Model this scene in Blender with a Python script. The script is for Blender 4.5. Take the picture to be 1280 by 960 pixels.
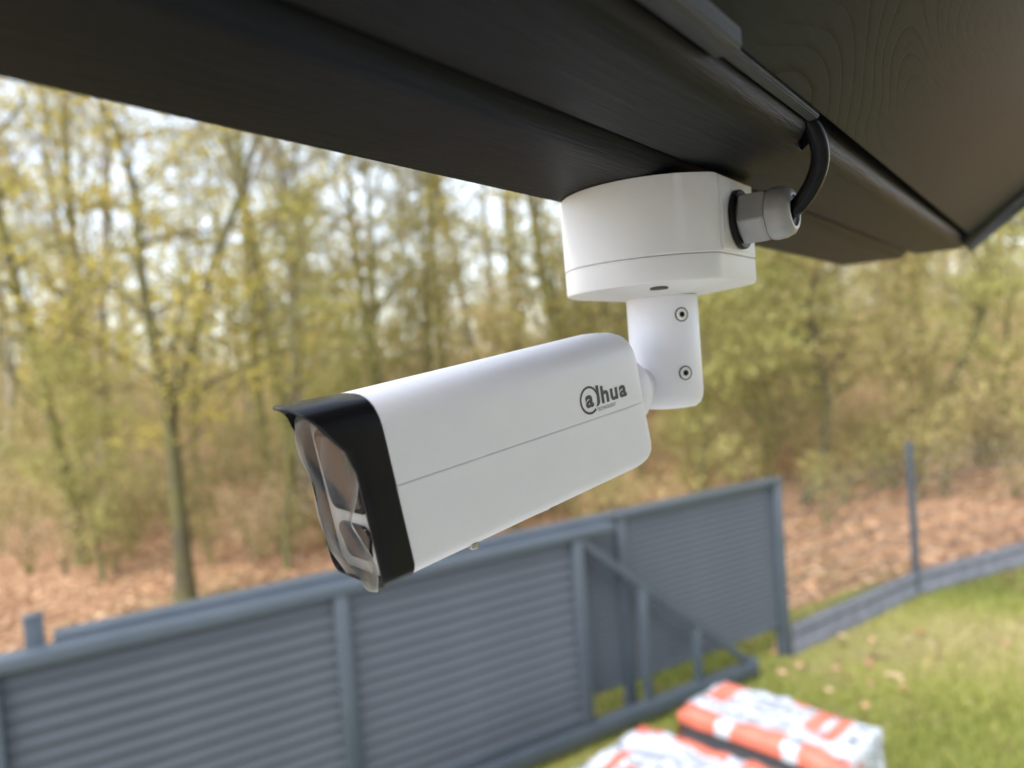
import bpy, bmesh, math, random
import numpy as np
from mathutils import Matrix, Vector

# ------------------------------------------------------------------ clear
for o in list(bpy.data.objects):
    bpy.data.objects.remove(o, do_unlink=True)
scene = bpy.context.scene
COL = scene.collection
PI = math.pi

# ------------------------------------------------------------------ camera
EYE = 3.0
cam_d = bpy.data.cameras.new('camera')
cam = bpy.data.objects.new('camera', cam_d)
COL.objects.link(cam)
cam.location = (0, 0, EYE)
cam.rotation_euler = (Matrix.Rotation(math.radians(88), 3, 'X') @ Matrix.Rotation(math.radians(-4.3), 3, 'Z')).to_euler()
cam_d.sensor_width = 36.0
cam_d.lens = 36.0 * 920.0 / 1280.0
cam_d.clip_start = 0.01
cam_d.clip_end = 2000
cam_d.dof.use_dof = True
cam_d.dof.focus_distance = 0.365
cam_d.dof.aperture_fstop = cam_d.lens / 5.2       # 5.2 mm wide aperture
cam_d.dof.aperture_blades = 0
scene.camera = cam

# ------------------------------------------------------------------ sky and sun (overcast)
world = bpy.data.worlds.new('World')
scene.world = world
world.use_nodes = True
SUN_EL, SUN_ROT = 48.0, -140.0
nt = world.node_tree
for n in list(nt.nodes):
    nt.nodes.remove(n)
w_out = nt.nodes.new('ShaderNodeOutputWorld')
w_bg = nt.nodes.new('ShaderNodeBackground')
w_sky = nt.nodes.new('ShaderNodeTexSky')
w_sky.sky_type = 'NISHITA'
w_sky.sun_disc = False
w_sky.sun_elevation = math.radians(SUN_EL)
w_sky.sun_rotation = math.radians(SUN_ROT)
w_sky.air_density = 1.0
w_sky.dust_density = 1.0
w_hs = nt.nodes.new('ShaderNodeHueSaturation')      # cloud cover takes the blue out
w_hs.inputs['Saturation'].default_value = 0.52
w_bg.inputs['Strength'].default_value = 0.15
nt.links.new(w_sky.outputs[0], w_hs.inputs['Color'])
nt.links.new(w_hs.outputs[0], w_bg.inputs['Color'])
nt.links.new(w_bg.outputs[0], w_out.inputs['Surface'])

sun_d = bpy.data.lights.new('sun', 'SUN')
sun_d.energy = 1.5
sun_d.angle = math.radians(40)
sun_d.color = (1.0, 0.985, 0.965)
sun = bpy.data.objects.new('sun', sun_d)
COL.objects.link(sun)
_e, _r = math.radians(SUN_EL), math.radians(SUN_ROT)
_dir = Vector((math.sin(_r) * math.cos(_e), math.cos(_r) * math.cos(_e), math.sin(_e)))   # towards the sun
sun.rotation_euler = _dir.to_track_quat('Z', 'Y').to_euler()

scene.view_settings.view_transform = 'Standard'
scene.view_settings.look = 'None'
scene.view_settings.exposure = 1.65
scene.view_settings.gamma = 1.0
scene.view_settings.use_curve_mapping = False
scene.cycles.use_denoising = True
scene.cycles.max_bounces = 8
scene.cycles.transparent_max_bounces = 12

# ------------------------------------------------------------------ materials
def new_mat(name):
    m = bpy.data.materials.new(name)
    m.use_nodes = True
    t = m.node_tree
    return m, t, t.nodes['Principled BSDF'], t.nodes['Material Output']

def ramp(t, stops, fac):
    r = t.nodes.new('ShaderNodeValToRGB')
    el = r.color_ramp.elements
    while len(el) > 1:
        el.remove(el[-1])
    el[0].position = stops[0][0]; el[0].color = (*stops[0][1], 1)
    for p, c in stops[1:]:
        e = el.new(p); e.color = (*c, 1)
    t.links.new(fac, r.inputs[0])
    return r.outputs[0]

def noise(t, scale, detail=4, rough=0.55, vec=None, dist=0.0):
    n = t.nodes.new('ShaderNodeTexNoise')
    n.inputs['Scale'].default_value = scale
    n.inputs['Detail'].default_value = detail
    n.inputs['Roughness'].default_value = rough
    n.inputs['Distortion'].default_value = dist
    if vec is not None:
        t.links.new(vec, n.inputs['Vector'])
    return n.outputs['Fac']

def objco(t, scale=(1, 1, 1), rot=(0, 0, 0), src='Object'):
    c = t.nodes.new('ShaderNodeTexCoord')
    m = t.nodes.new('ShaderNodeMapping')
    m.inputs['Scale'].default_value = scale
    m.inputs['Rotation'].default_value = rot
    t.links.new(c.outputs[src], m.inputs['Vector'])
    return m.outputs[0]

def bump(t, bsdf, h, strength, dist):
    b = t.nodes.new('ShaderNodeBump')
    b.inputs['Strength'].default_value = strength
    b.inputs['Distance'].default_value = dist
    t.links.new(h, b.inputs['Height'])
    t.links.new(b.outputs[0], bsdf.inputs['Normal'])

def mat_simple(name, c0, c1, scale, rough=0.5, metal=0.0, spec=0.5, b=None, r1=None, mscale=(1, 1, 1)):
    m, t, p, _ = new_mat(name)
    v = objco(t, mscale)
    f = noise(t, scale, 5, 0.6, v)
    t.links.new(ramp(t, [(0.3, c0), (0.7, c1)], f), p.inputs['Base Color'])
    p.inputs['Roughness'].default_value = rough
    p.inputs['Metallic'].default_value = metal
    p.inputs['Specular IOR Level'].default_value = spec
    if r1 is not None:
        mr = t.nodes.new('ShaderNodeMapRange')
        mr.inputs['To Min'].default_value = rough
        mr.inputs['To Max'].default_value = r1
        t.links.new(f, mr.inputs['Value'])
        t.links.new(mr.outputs[0], p.inputs['Roughness'])
    if b:
        bump(t, p, noise(t, b[0], 4, 0.6, v), b[1], b[2])
    return m

M = {}
M['white'] = mat_simple('white_painted_metal', (0.80, 0.805, 0.86), (0.84, 0.84, 0.885), 30, 0.40, 0, 0.5, (900, 0.25, 0.0004))
M['white_plastic'] = mat_simple('white_coated_box', (0.70, 0.69, 0.69), (0.75, 0.74, 0.74), 25, 0.5, 0, 0.45, (700, 0.1, 0.0004))
M['black_plastic'] = mat_simple('black_plastic', (0.006, 0.006, 0.007), (0.010, 0.010, 0.011), 60, 0.26, 0, 0.22, (1500, 0.1, 0.0003))
M['grey_plastic'] = mat_simple('grey_polyamide', (0.23, 0.225, 0.22), (0.28, 0.275, 0.27), 60, 0.32, 0, 0.5, (800, 0.1, 0.0003))
M['rubber'] = mat_simple('black_rubber', (0.005, 0.005, 0.005), (0.010, 0.010, 0.010), 90, 0.45, 0, 0.15)
M['cable'] = mat_simple('black_cable_sheath', (0.005, 0.005, 0.006), (0.009, 0.009, 0.010), 90, 0.24, 0, 0.12)
M['steel'] = mat_simple('screw_steel', (0.74, 0.74, 0.73), (0.82, 0.81, 0.80), 300, 0.30, 0.1)
M['screw'] = mat_simple('bare_screw_metal', (0.30, 0.29, 0.27), (0.45, 0.44, 0.42), 300, 0.25, 0.9)
M['face'] = mat_simple('grey_face_plate', (0.34, 0.34, 0.34), (0.40, 0.40, 0.40), 60, 0.35)
M['glass'] = mat_simple('dark_glass', (0.006, 0.006, 0.008), (0.01, 0.01, 0.012), 5, 0.04, 0, 0.55)
M['print'] = mat_simple('grey_print', (0.045, 0.047, 0.055), (0.055, 0.057, 0.065), 200, 0.5)
M['groove'] = mat_simple('dark_recess', (0.06, 0.055, 0.05), (0.09, 0.085, 0.08), 100, 0.7)

# thin plastic film
m, t, p, out = new_mat('clear_protective_film')
gl = t.nodes.new('ShaderNodeBsdfGlossy'); gl.inputs['Roughness'].default_value = 0.16
gl.inputs['Color'].default_value = (0.92, 0.95, 1.0, 1)
tr = t.nodes.new('ShaderNodeBsdfTransparent'); tr.inputs['Color'].default_value = (0.93, 0.93, 0.92, 1)
df = t.nodes.new('ShaderNodeBsdfTranslucent'); df.inputs['Color'].default_value = (0.75, 0.74, 0.72, 1)
m1 = t.nodes.new('ShaderNodeMixShader'); m2 = t.nodes.new('ShaderNodeMixShader')
nz = noise(t, 70, 3, 0.6, objco(t))
mr = t.nodes.new('ShaderNodeMapRange'); mr.inputs['To Min'].default_value = 0.0; mr.inputs['To Max'].default_value = 0.11
t.links.new(nz, mr.inputs['Value'])
ea = t.nodes.new('ShaderNodeAttribute'); ea.attribute_name = 'edge'
add = t.nodes.new('ShaderNodeMath'); add.operation = 'MULTIPLY_ADD'; add.inputs[1].default_value = 0.55
t.links.new(ea.outputs['Fac'], add.inputs[0]); t.links.new(mr.outputs[0], add.inputs[2])
t.links.new(add.outputs[0], m1.inputs[0])
t.links.new(tr.outputs[0], m1.inputs[1]); t.links.new(df.outputs[0], m1.inputs[2])
m2.inputs[0].default_value = 0.06
t.links.new(m1.outputs[0], m2.inputs[1]); t.links.new(gl.outputs[0], m2.inputs[2])
t.links.new(m2.outputs[0], out.inputs['Surface'])
M['film'] = m

# black stained timber: fine brushed grain along local X; ring > 0 adds rotary-cut growth rings (nested arcs)
def timber(name, c0, c1, rough, gscale, ring=0.0, depth=0.0006, ior=1.4):
    m, t, p, _ = new_mat(name)
    n1 = noise(t, 6, 6, 0.65, objco(t, gscale), 0.4)
    h = n1
    if ring:
        base = noise(t, 1.0, 1.5, 0.45, objco(t, (2.6, 8.5, 8.5), (0, 0, 0.35)), 0.25)
        def mth(op, a, b):
            n = t.nodes.new('ShaderNodeMath'); n.operation = op
            for i, x in enumerate((a, b)):
                if isinstance(x, (int, float)): n.inputs[i].default_value = x
                else: t.links.new(x, n.inputs[i])
            return n.outputs[0]
        fr = mth('FRACT', mth('MULTIPLY', base, ring), 0)
        ln = ramp(t, [(0.0, (1, 1, 1)), (0.10, (0.55, 0.55, 0.55)), (0.34, (0, 0, 0)), (0.97, (0, 0, 0)), (1.0, (1, 1, 1))], fr)
        vis = ramp(t, [(0.42, (0, 0, 0)), (0.62, (1, 1, 1))], noise(t, 1.0, 2, 0.5, objco(t, (4, 5, 5))))
        h = mth('SUBTRACT', mth('MULTIPLY', n1, 0.45), mth('MULTIPLY', mth('MULTIPLY', ln, vis), 0.30))
        stops = [(0.0, tuple(x * 0.30 for x in c0)), (0.16, c0), (0.32, c1)]
    else:
        stops = [(0.3, c0), (0.75, c1)]
    t.links.new(ramp(t, stops, h), p.inputs['Base Color'])
    p.inputs['Roughness'].default_value = rough
    p.inputs['IOR'].default_value = ior
    bump(t, p, h, 0.5, depth)
    return m
M['beam'] = timber('black_stained_beam', (0.0030, 0.0036, 0.0050), (0.0092, 0.0108, 0.0138), 0.40, (3, 60, 60), depth=0.0018, ior=1.19)
M['soffit'] = timber('black_stained_plywood', (0.0105, 0.0135, 0.0165), (0.0155, 0.0195, 0.0230), 0.44, (5, 60, 60), 40.0, depth=0.0005, ior=1.19)
M['batten'] = timber('worn_dark_batten', (0.016, 0.017, 0.018), (0.042, 0.043, 0.045), 0.5, (6, 80, 80), depth=0.0010)
M['roofing'] = mat_simple('roof_covering', (0.03, 0.03, 0.03), (0.05, 0.05, 0.05), 6, 0.7)
M['trim'] = mat_simple('black_end_trim', (0.022, 0.022, 0.022), (0.045, 0.044, 0.042), 40, 0.25)
M['anthracite'] = mat_simple('anthracite_powder_coat', (0.056, 0.072, 0.090), (0.068, 0.085, 0.105), 4, 0.26, 0, 0.6, (300, 0.06, 0.001), 0.40)
M['anthracite_slat'] = mat_simple('anthracite_slat_coat', (0.055, 0.063, 0.075), (0.067, 0.076, 0.089), 2, 0.45, 0, 0.5, None, 0.55, (1, 6, 6))
M['plinth'] = mat_simple('grey_concrete_plinth', (0.12, 0.125, 0.145), (0.19, 0.195, 0.215), 7, 0.8, 0, 0.4, (60, 0.4, 0.004))
M['wire'] = mat_simple('coated_wire', (0.04, 0.05, 0.055), (0.06, 0.07, 0.075), 8, 0.5)
M['render'] = mat_simple('white_render', (0.76, 0.76, 0.75), (0.80, 0.80, 0.79), 3, 0.9, 0, 0.3, (120, 0.4, 0.004))  # white so that the added unseen wall bounces light
M['reflector'] = mat_simple('pale_concrete', (0.48, 0.48, 0.475), (0.58, 0.58, 0.57), 2, 0.85, 0, 0.3, (40, 0.4, 0.004))  # pale and neutral, for the added ground strip that bounces light
M['foam'] = mat_simple('graphite_foam', (0.05, 0.05, 0.055), (0.08, 0.08, 0.085), 40, 0.8, 0, 0.3, (150, 0.4, 0.003))

# bark with moss
def bark(name, c0, c1, moss, amt):
    m, t, p, _ = new_mat(name)
    v = objco(t, (1, 1, 0.3))
    n1 = noise(t, 16, 6, 0.65, v)
    base = ramp(t, [(0.3, c0), (0.7, c1)], n1)
    n2 = noise(t, 1.6, 4, 0.6, objco(t))
    fac = ramp(t, [(amt - 0.12, (0, 0, 0)), (amt + 0.12, (1, 1, 1))], n2)
    mx = t.nodes.new('ShaderNodeMixRGB')
    t.links.new(fac, mx.inputs[0]); t.links.new(base, mx.inputs[1])
    mx.inputs[2].default_value = (*moss, 1)
    t.links.new(mx.outputs[0], p.inputs['Base Color'])
    p.inputs['Roughness'].default_value = 0.9
    p.inputs['Specular IOR Level'].default_value = 0.2
    bump(t, p, n1, 0.6, 0.02)
    return m
M['bark'] = bark('mossy_bark', (0.075, 0.062, 0.040), (0.18, 0.15, 0.095), (0.17, 0.16, 0.05), 0.45)
M['bark_mid'] = bark('weathered_bark', (0.05, 0.042, 0.028), (0.12, 0.10, 0.066), (0.12, 0.115, 0.04), 0.5)
M['bark_grey'] = bark('grey_bark', (0.16, 0.145, 0.12), (0.30, 0.27, 0.225), (0.20, 0.19, 0.085), 0.58)
M['bark_dark'] = bark('dark_bark', (0.04, 0.034, 0.026), (0.09, 0.075, 0.05), (0.085, 0.085, 0.03), 0.55)

# leaves: colour picked per leaf from the face attribute rnd, light passes through
def leafmat(name, stops, trans=0.45):
    m, t, p, out = new_mat(name)
    a = t.nodes.new('ShaderNodeAttribute'); a.attribute_name = 'rnd'
    c = ramp(t, stops, a.outputs['Fac'])
    t.links.new(c, p.inputs['Base Color'])
    p.inputs['Roughness'].default_value = 0.55
    p.inputs['Specular IOR Level'].default_value = 0.3
    tl = t.nodes.new('ShaderNodeBsdfTranslucent')
    t.links.new(c, tl.inputs['Color'])
    mx = t.nodes.new('ShaderNodeMixShader'); mx.inputs[0].default_value = trans
    t.links.new(p.outputs[0], mx.inputs[1]); t.links.new(tl.outputs[0], mx.inputs[2])
    t.links.new(mx.outputs[0], out.inputs['Surface'])
    return m
M['leaf_spring'] = leafmat('spring_leaf', [(0.0, (0.28, 0.24, 0.07)), (0.35, (0.44, 0.385, 0.085)), (0.7, (0.55, 0.48, 0.11)), (1.0, (0.56, 0.41, 0.16))], 0.5)
M['leaf_olive'] = leafmat('olive_leaf', [(0.0, (0.20, 0.19, 0.06)), (0.4, (0.34, 0.305, 0.10)), (0.75, (0.42, 0.36, 0.14)), (1.0, (0.46, 0.34, 0.18))], 0.5)
M['leaf_green'] = leafmat('fresh_green_leaf', [(0.0, (0.23, 0.24, 0.07)), (0.5, (0.38, 0.37, 0.12)), (1.0, (0.52, 0.47, 0.17))], 0.5)
M['leaf_tan'] = leafmat('withered_leaf', [(0.0, (0.22, 0.13, 0.06)), (0.5, (0.40, 0.26, 0.13)), (1.0, (0.52, 0.38, 0.20))], 0.3)
M['leaf_mixed'] = leafmat('mixed_brush_leaf', [(0.0, (0.23, 0.21, 0.085)), (0.3, (0.37, 0.335, 0.12)), (0.55, (0.47, 0.41, 0.15)), (0.8, (0.48, 0.35, 0.19)), (1.0, (0.55, 0.42, 0.27))])
M['litter'] = leafmat('fallen_leaf', [(0.0, (0.18, 0.095, 0.05)), (0.3, (0.40, 0.215, 0.11)), (0.65, (0.56, 0.33, 0.185)), (1.0, (0.66, 0.46, 0.29))], 0.1)
M['grass'] = leafmat('grass_blade', [(0.0, (0.16, 0.18, 0.04)), (0.4, (0.265, 0.305, 0.06)), (0.7, (0.39, 0.38, 0.10)), (1.0, (0.50, 0.41, 0.22))], 0.3)

m, t, p, _ = new_mat('forest_floor')
v = objco(t)
n1 = noise(t, 0.35, 5, 0.6, v); n2 = noise(t, 9, 6, 0.7, v)
c1 = ramp(t, [(0.25, (0.18, 0.095, 0.05)), (0.5, (0.38, 0.21, 0.11)), (0.75, (0.50, 0.31, 0.18))], n2)
c2 = ramp(t, [(0.3, (0.18, 0.12, 0.05)), (0.7, (0.34, 0.24, 0.10))], n2)
mx = t.nodes.new('ShaderNodeMixRGB')
t.links.new(ramp(t, [(0.5, (0, 0, 0)), (0.66, (1, 1, 1))], n1), mx.inputs[0])
t.links.new(c1, mx.inputs[1]); t.links.new(c2, mx.inputs[2])
t.links.new(mx.outputs[0], p.inputs['Base Color'])
p.inputs['Roughness'].default_value = 0.95
bump(t, p, n2, 0.8, 0.05)
M['floor'] = m

m, t, p, _ = new_mat('patchy_lawn')
v = objco(t)
n1 = noise(t, 1.1, 5, 0.65, v); n2 = noise(t, 30, 5, 0.7, v)
c1 = ramp(t, [(0.3, (0.15, 0.15, 0.03)), (0.7, (0.30, 0.28, 0.06))], n2)
c2 = ramp(t, [(0.3, (0.17, 0.13, 0.06)), (0.7, (0.30, 0.24, 0.10))], n2)
mx = t.nodes.new('ShaderNodeMixRGB')
t.links.new(ramp(t, [(0.48, (0, 0, 0)), (0.66, (1, 1, 1))], n1), mx.inputs[0])
t.links.new(c1, mx.inputs[1]); t.links.new(c2, mx.inputs[2])
t.links.new(mx.outputs[0], p.inputs['Base Color'])
p.inputs['Roughness'].default_value = 0.95
bump(t, p, n2, 0.7, 0.03)
M['lawn'] = m

# printed white packing film: coral panels, grey rows of lettering (object space, metres)
def wrapmat(name, hwy):
    m, t, p, _ = new_mat(name)
    v = objco(t)
    sep = t.nodes.new('ShaderNodeSeparateXYZ'); t.links.new(v, sep.inputs[0])
    def mth(op, a, b=None, c=None):
        n = t.nodes.new('ShaderNodeMath'); n.operation = op
        for i, x in enumerate((a, b, c)):
            if x is None: continue
            if isinstance(x, (int, float)): n.inputs[i].default_value = x
            else: t.links.new(x, n.inputs[i])
        return n.outputs[0]
    X, Y, Z = sep.outputs
    wob = mth('SUBTRACT', noise(t, 7, 3, 0.6, v), 0.5)
    Xw = mth('MULTIPLY_ADD', wob, 0.07, X); Yw = mth('MULTIPLY_ADD', wob, 0.05, Y)
    def band(c, a, b):
        return mth('MULTIPLY', mth('GREATER_THAN', c, a), mth('LESS_THAN', c, b))
    def both(*q):
        r = q[0]
        for k in q[1:]: r = mth('MULTIPLY', r, k)
        return r
    parts = [
        both(band(Yw, -9, -hwy + 0.105), mth('LESS_THAN', mth('FRACT', mth('MULTIPLY_ADD', Xw, 2.3, 0.35)), 0.78)),
        both(band(Xw, -0.49, -0.36), band(Yw, -hwy * 0.2, 9)),
        both(band(Xw, 0.19, 0.27), band(Yw, -hwy * 0.1, hwy * 0.93)),
        both(band(Xw, 0.325, 0.40), band(Yw, -hwy * 0.35, hwy * 0.9)),
        both(band(Yw, hwy - 0.045, hwy + 0.02), mth('LESS_THAN', mth('FRACT', mth('MULTIPLY', Xw, 1.6)), 0.5)),
        both(band(Xw, 0.485, 9), band(Yw, -hwy * 0.55, -hwy * 0.1), band(Z, 0.36, 0.52)),
    ]
    red = parts[0]
    for q in parts[1:]: red = mth('MAXIMUM', red, q)
    rows = mth('LESS_THAN', mth('FRACT', mth('MULTIPLY_ADD', Y, 11.0, mth('MULTIPLY', Z, 9.0))), 0.55)
    tx = noise(t, 1, 3, 0.7, objco(t, (34, 60, 60)))
    ty = noise(t, 1, 2, 0.5, objco(t, (4, 6, 6)))
    ink = both(mth('GREATER_THAN', tx, 0.50), mth('GREATER_THAN', ty, 0.50), rows, mth('SUBTRACT', 1.0, red))
    c_w = ramp(t, [(0.3, (0.42, 0.44, 0.48)), (0.7, (0.60, 0.61, 0.63))], noise(t, 10, 4, 0.6, v))
    mxa = t.nodes.new('ShaderNodeMixRGB'); mxa.inputs[2].default_value = (0.66, 0.175, 0.115, 1)
    t.links.new(red, mxa.inputs[0]); t.links.new(c_w, mxa.inputs[1])
    mxb = t.nodes.new('ShaderNodeMixRGB'); mxb.inputs[2].default_value = (0.10, 0.12, 0.14, 1)
    t.links.new(ink, mxb.inputs[0]); t.links.new(mxa.outputs[0], mxb.inputs[1])
    t.links.new(mxb.outputs[0], p.inputs['Base Color'])
    p.inputs['Roughness'].default_value = 0.25
    bump(t, p, noise(t, 16, 4, 0.65, v, 1.2), 0.6, 0.025)
    M[name] = m
wrapmat('wrap_narrow', 0.28)
wrapmat('wrap_wide', 0.50)

# ------------------------------------------------------------------ mesh helpers
def link(o, parent=None):
    COL.objects.link(o)
    if parent is not None:
        o.parent = parent
    return o

def mobj(name, verts, faces, mat, parent=None, smooth=False, mat4=None):
    me = bpy.data.meshes.new(name)
    me.from_pydata([tuple(map(float, v)) for v in verts], [], faces)
    me.materials.append(mat if not isinstance(mat, str) else M[mat])
    if smooth:
        me.polygons.foreach_set('use_smooth', [True] * len(me.polygons))
    me.update()
    o = bpy.data.objects.new(name, me)
    link(o, parent)
    if mat4 is not None:
        o.matrix_local = mat4
    return o

def bmobj(name, bm, mat, parent=None, smooth_angle=None):
    bmesh.ops.recalc_face_normals(bm, faces=bm.faces)
    me = bpy.data.meshes.new(name)
    bm.to_mesh(me); bm.free()
    me.materials.append(M[mat])
    if smooth_angle:
        me.polygons.foreach_set('use_smooth', [True] * len(me.polygons))
        me.set_sharp_from_angle(angle=math.radians(smooth_angle))
    o = bpy.data.objects.new(name, me)
    return link(o, parent)

def empty(name, loc=(0, 0, 0), rotz=0.0):
    o = bpy.data.objects.new(name, None)
    o.location = loc; o.rotation_euler = (0, 0, rotz)
    o.empty_display_size = 0.1
    return link(o)

def tag(o, label=None, cat=None, group=None, kind=None):
    if label: o['label'] = label
    if cat: o['category'] = cat
    if group: o['group'] = group
    if kind: o['kind'] = kind
    return o

def bm_box(bm, x0, x1, y0, y1, z0, z1):
    vs = [bm.verts.new(v) for v in ((x0, y0, z0), (x1, y0, z0), (x1, y1, z0), (x0, y1, z0), (x0, y0, z1), (x1, y0, z1), (x1, y1, z1), (x0, y1, z1))]
    for f in ((3, 2, 1, 0), (4, 5, 6, 7), (0, 1, 5, 4), (1, 2, 6, 5), (2, 3, 7, 6), (3, 0, 4, 7)):
        bm.faces.new([vs[i] for i in f])

def box(name, x0, x1, y0, y1, z0, z1, mat, parent=None, bev=0.0, seg=2):
    bm = bmesh.new()
    bm_box(bm, x0, x1, y0, y1, z0, z1)
    if bev:
        bmesh.ops.bevel(bm, geom=bm.edges[:], offset=bev, segments=seg, affect='EDGES', profile=0.5)
    return bmobj(name, bm, mat, parent, 40 if bev else None)

def extrude(name, prof, s0, s1, mat, parent=None, bev=0.0, smooth=None):
    """profile of (y, z) points swept along local X"""
    bm = bmesh.new()
    a = [bm.verts.new((s0, y, z)) for y, z in prof]
    b = [bm.verts.new((s1, y, z)) for y, z in prof]
    n = len(prof)
    for i in range(n):
        bm.faces.new((a[i], a[(i + 1) % n], b[(i + 1) % n], b[i]))
    bm.faces.new(a); bm.faces.new(b[::-1])
    if bev:
        bmesh.ops.bevel(bm, geom=bm.edges[:], offset=bev, segments=2, affect='EDGES')
    return bmobj(name, bm, mat, parent, smooth)

def loft(bm, rings, cap0=True, cap1=True):
    R = [[bm.verts.new(p) for p in r] for r in rings]
    n = len(rings[0])
    for r0, r1 in zip(R, R[1:]):
        for i in range(n):
            bm.faces.new((r0[i], r0[(i + 1) % n], r1[(i + 1) % n], r1[i]))
    if cap0: bm.faces.new(R[0][::-1])
    if cap1: bm.faces.new(R[-1])
    return R

def lathe_z(name, prof, mat, parent=None, n=48, M4=None, ang=35):
    """profile of (radius, z) about local Z"""
    bm = bmesh.new()
    rings = [[(r * math.cos(2 * PI * i / n), r * math.sin(2 * PI * i / n), z) for i in range(n)] for r, z in prof]
    loft(bm, rings)
    if M4 is not None:
        bmesh.ops.transform(bm, matrix=M4, verts=bm.verts)
    return bmobj(name, bm, mat, parent, ang)

def tube_arrays(V, Fc, pts, rad, n=6):
    """append a tapered tube to vertex / face lists"""
    pts = [np.asarray(p, float) for p in pts]
    base = len(V)
    prev = np.array([0.31, 0.95, 0.05])
    for i, p in enumerate(pts):
        d = pts[min(i + 1, len(pts) - 1)] - pts[max(i - 1, 0)]
        d = d / (np.linalg.norm(d) + 1e-9)
        a = prev - d * (prev @ d)
        if np.linalg.norm(a) < 1e-3:
            a = np.array([1.0, 0, 0]) - d * d[0]
        a /= np.linalg.norm(a); b = np.cross(d, a); prev = a
        for k in range(n):
            w = 2 * PI * k / n
            V.append(p + (a * math.cos(w) + b * math.sin(w)) * rad[i])
    for i in range(len(pts) - 1):
        for k in range(n):
            q = base + i * n
            Fc.append((q + k, q + (k + 1) % n, q + n + (k + 1) % n, q + n + k))
    Fc.append(tuple(base + (len(pts) - 1) * n + k for k in range(n)))

def quad_cloud(name, cen, size, rnd, mat, parent=None, rng=None, flat=0.0, aspect=0.6, updir=None):
    """many leaf-shaped (rhombus) faces; rnd is the per-face colour number"""
    N = len(cen)
    nrm = rng.normal(size=(N, 3)); nrm[:, 2] += flat * 3 * np.sign(nrm[:, 2] + 1e-6)
    nrm /= np.linalg.norm(nrm, axis=1)[:, None]
    a = rng.normal(size=(N, 3))
    a -= nrm * (a * nrm).sum(1)[:, None]
    a /= np.linalg.norm(a, axis=1)[:, None]
    b = np.cross(nrm, a)
    s = size[:, None]
    v = np.empty((N, 4, 3))
    v[:, 0] = cen - a * s * 0.5
    v[:, 1] = cen + b * s * 0.5 * aspect - a * s * 0.06
    v[:, 2] = cen + a * s * 0.5
    v[:, 3] = cen - b * s * 0.5 * aspect - a * s * 0.06
    return poly_cloud(name, v, rnd, mat, parent)

def poly_cloud(name, v, rnd, mat, parent=None):
    N, k = v.shape[0], v.shape[1]
    me = bpy.data.meshes.new(name)
    me.vertices.add(N * k); me.vertices.foreach_set('co', v.reshape(-1).astype(np.float32))
    me.loops.add(N * k); me.loops.foreach_set('vertex_index', np.arange(N * k, dtype=np.int32))
    me.polygons.add(N)
    me.polygons.foreach_set('loop_start', np.arange(0, N * k, k, dtype=np.int32))
    me.polygons.foreach_set('loop_total', np.full(N, k, dtype=np.int32))
    at = me.attributes.new('rnd', 'FLOAT', 'FACE')
    at.data.foreach_set('value', rnd.astype(np.float32))
    me.materials.append(M[mat])
    me.update(calc_edges=True)
    o = bpy.data.objects.new(name, me)
    return link(o, parent)

# ------------------------------------------------------------------ ground: one sheet, forest floor rising behind the fence
def smooth(a, b, x):
    k = np.clip((x - a) / (b - a), 0, 1)
    return k * k * (3 - 2 * k)

def ground_z(x, y):
    x = np.asarray(x, float); y = np.asarray(y, float)
    side = 0.35 + 0.65 * smooth(-4, 14, x)
    rise = np.maximum(0, y - 12.5)
    z = side * (0.115 * rise * smooth(0, 14, rise)) * (1 - 0.55 * smooth(25, 90, rise))
    z = np.minimum(z, 9.0)
    w = smooth(10.5, 14, y)
    z = z + w * 0.09 * (np.sin(x * 0.9 + y * 0.5) + np.sin(y * 1.3 - x * 0.4))
    return z

xs = np.concatenate([[-900, -400, -200, -120, -80], np.arange(-60, 61, 1.5), [80, 120, 200, 400, 900]])
ys = np.concatenate([[-900, -300, -100, -40, -15, 0, 5, 9], np.arange(10, 70, 1.5), [80, 110, 160, 240, 400, 900]])
gx, gy = np.meshgrid(xs, ys)
gz = ground_z(gx, gy)
nv = np.stack([gx, gy, gz], -1).reshape(-1, 3)
nx = len(xs)
fc = [(j * nx + i, j * nx + i + 1, (j + 1) * nx + i + 1, (j + 1) * nx + i) for j in range(len(ys) - 1) for i in range(nx - 1)]
tag(mobj('ground', nv, fc, 'floor', smooth=True), 'brown leaf-covered forest floor behind the fence', None, None, 'structure')

# gate / fence line frame: origin on the line, X along it (to the right and away), Y outwards
GA = math.radians(30.16)
GU = np.array([math.cos(GA), math.sin(GA)]); GN = np.array([-math.sin(GA), math.cos(GA)])
def gpt(s, n):
    return GU * s + GN * n
FP = [np.array([2.43, 6.86]), np.array([4.36, 8.16]), np.array([6.47, 9.10]), np.array([8.65, 9.85])]   # mesh fence posts
lw = [gpt(-9, 4.70), gpt(2.2, 4.72), gpt(3.0, 5.35), gpt(4.6, 5.65), gpt(5.6, 5.5), FP[1] + np.array([-0.5, 0.35]), FP[2] + np.array([-0.2, 0.15]), FP[3], np.array([20, 12.5]), np.array([22, -14]), np.array([-14, -14])]
lv = [(p[0], p[1], 0.004) for p in lw]
tag(mobj('lawn', lv, [tuple(range(len(lv)))], 'lawn'), 'patchy yellow-green lawn inside the fence', None, None, 'structure')

rng = np.random.default_rng(7)
def inside_poly(px, py, poly):
    r = np.zeros(len(px), bool)
    j = len(poly) - 1
    for i in range(len(poly)):
        xi, yi = poly[i]; xj, yj = poly[j]
        r ^= ((yi > py) != (yj > py)) & (px < (xj - xi) * (py - yi) / (yj - yi + 1e-12) + xi)
        j = i
    return r

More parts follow.
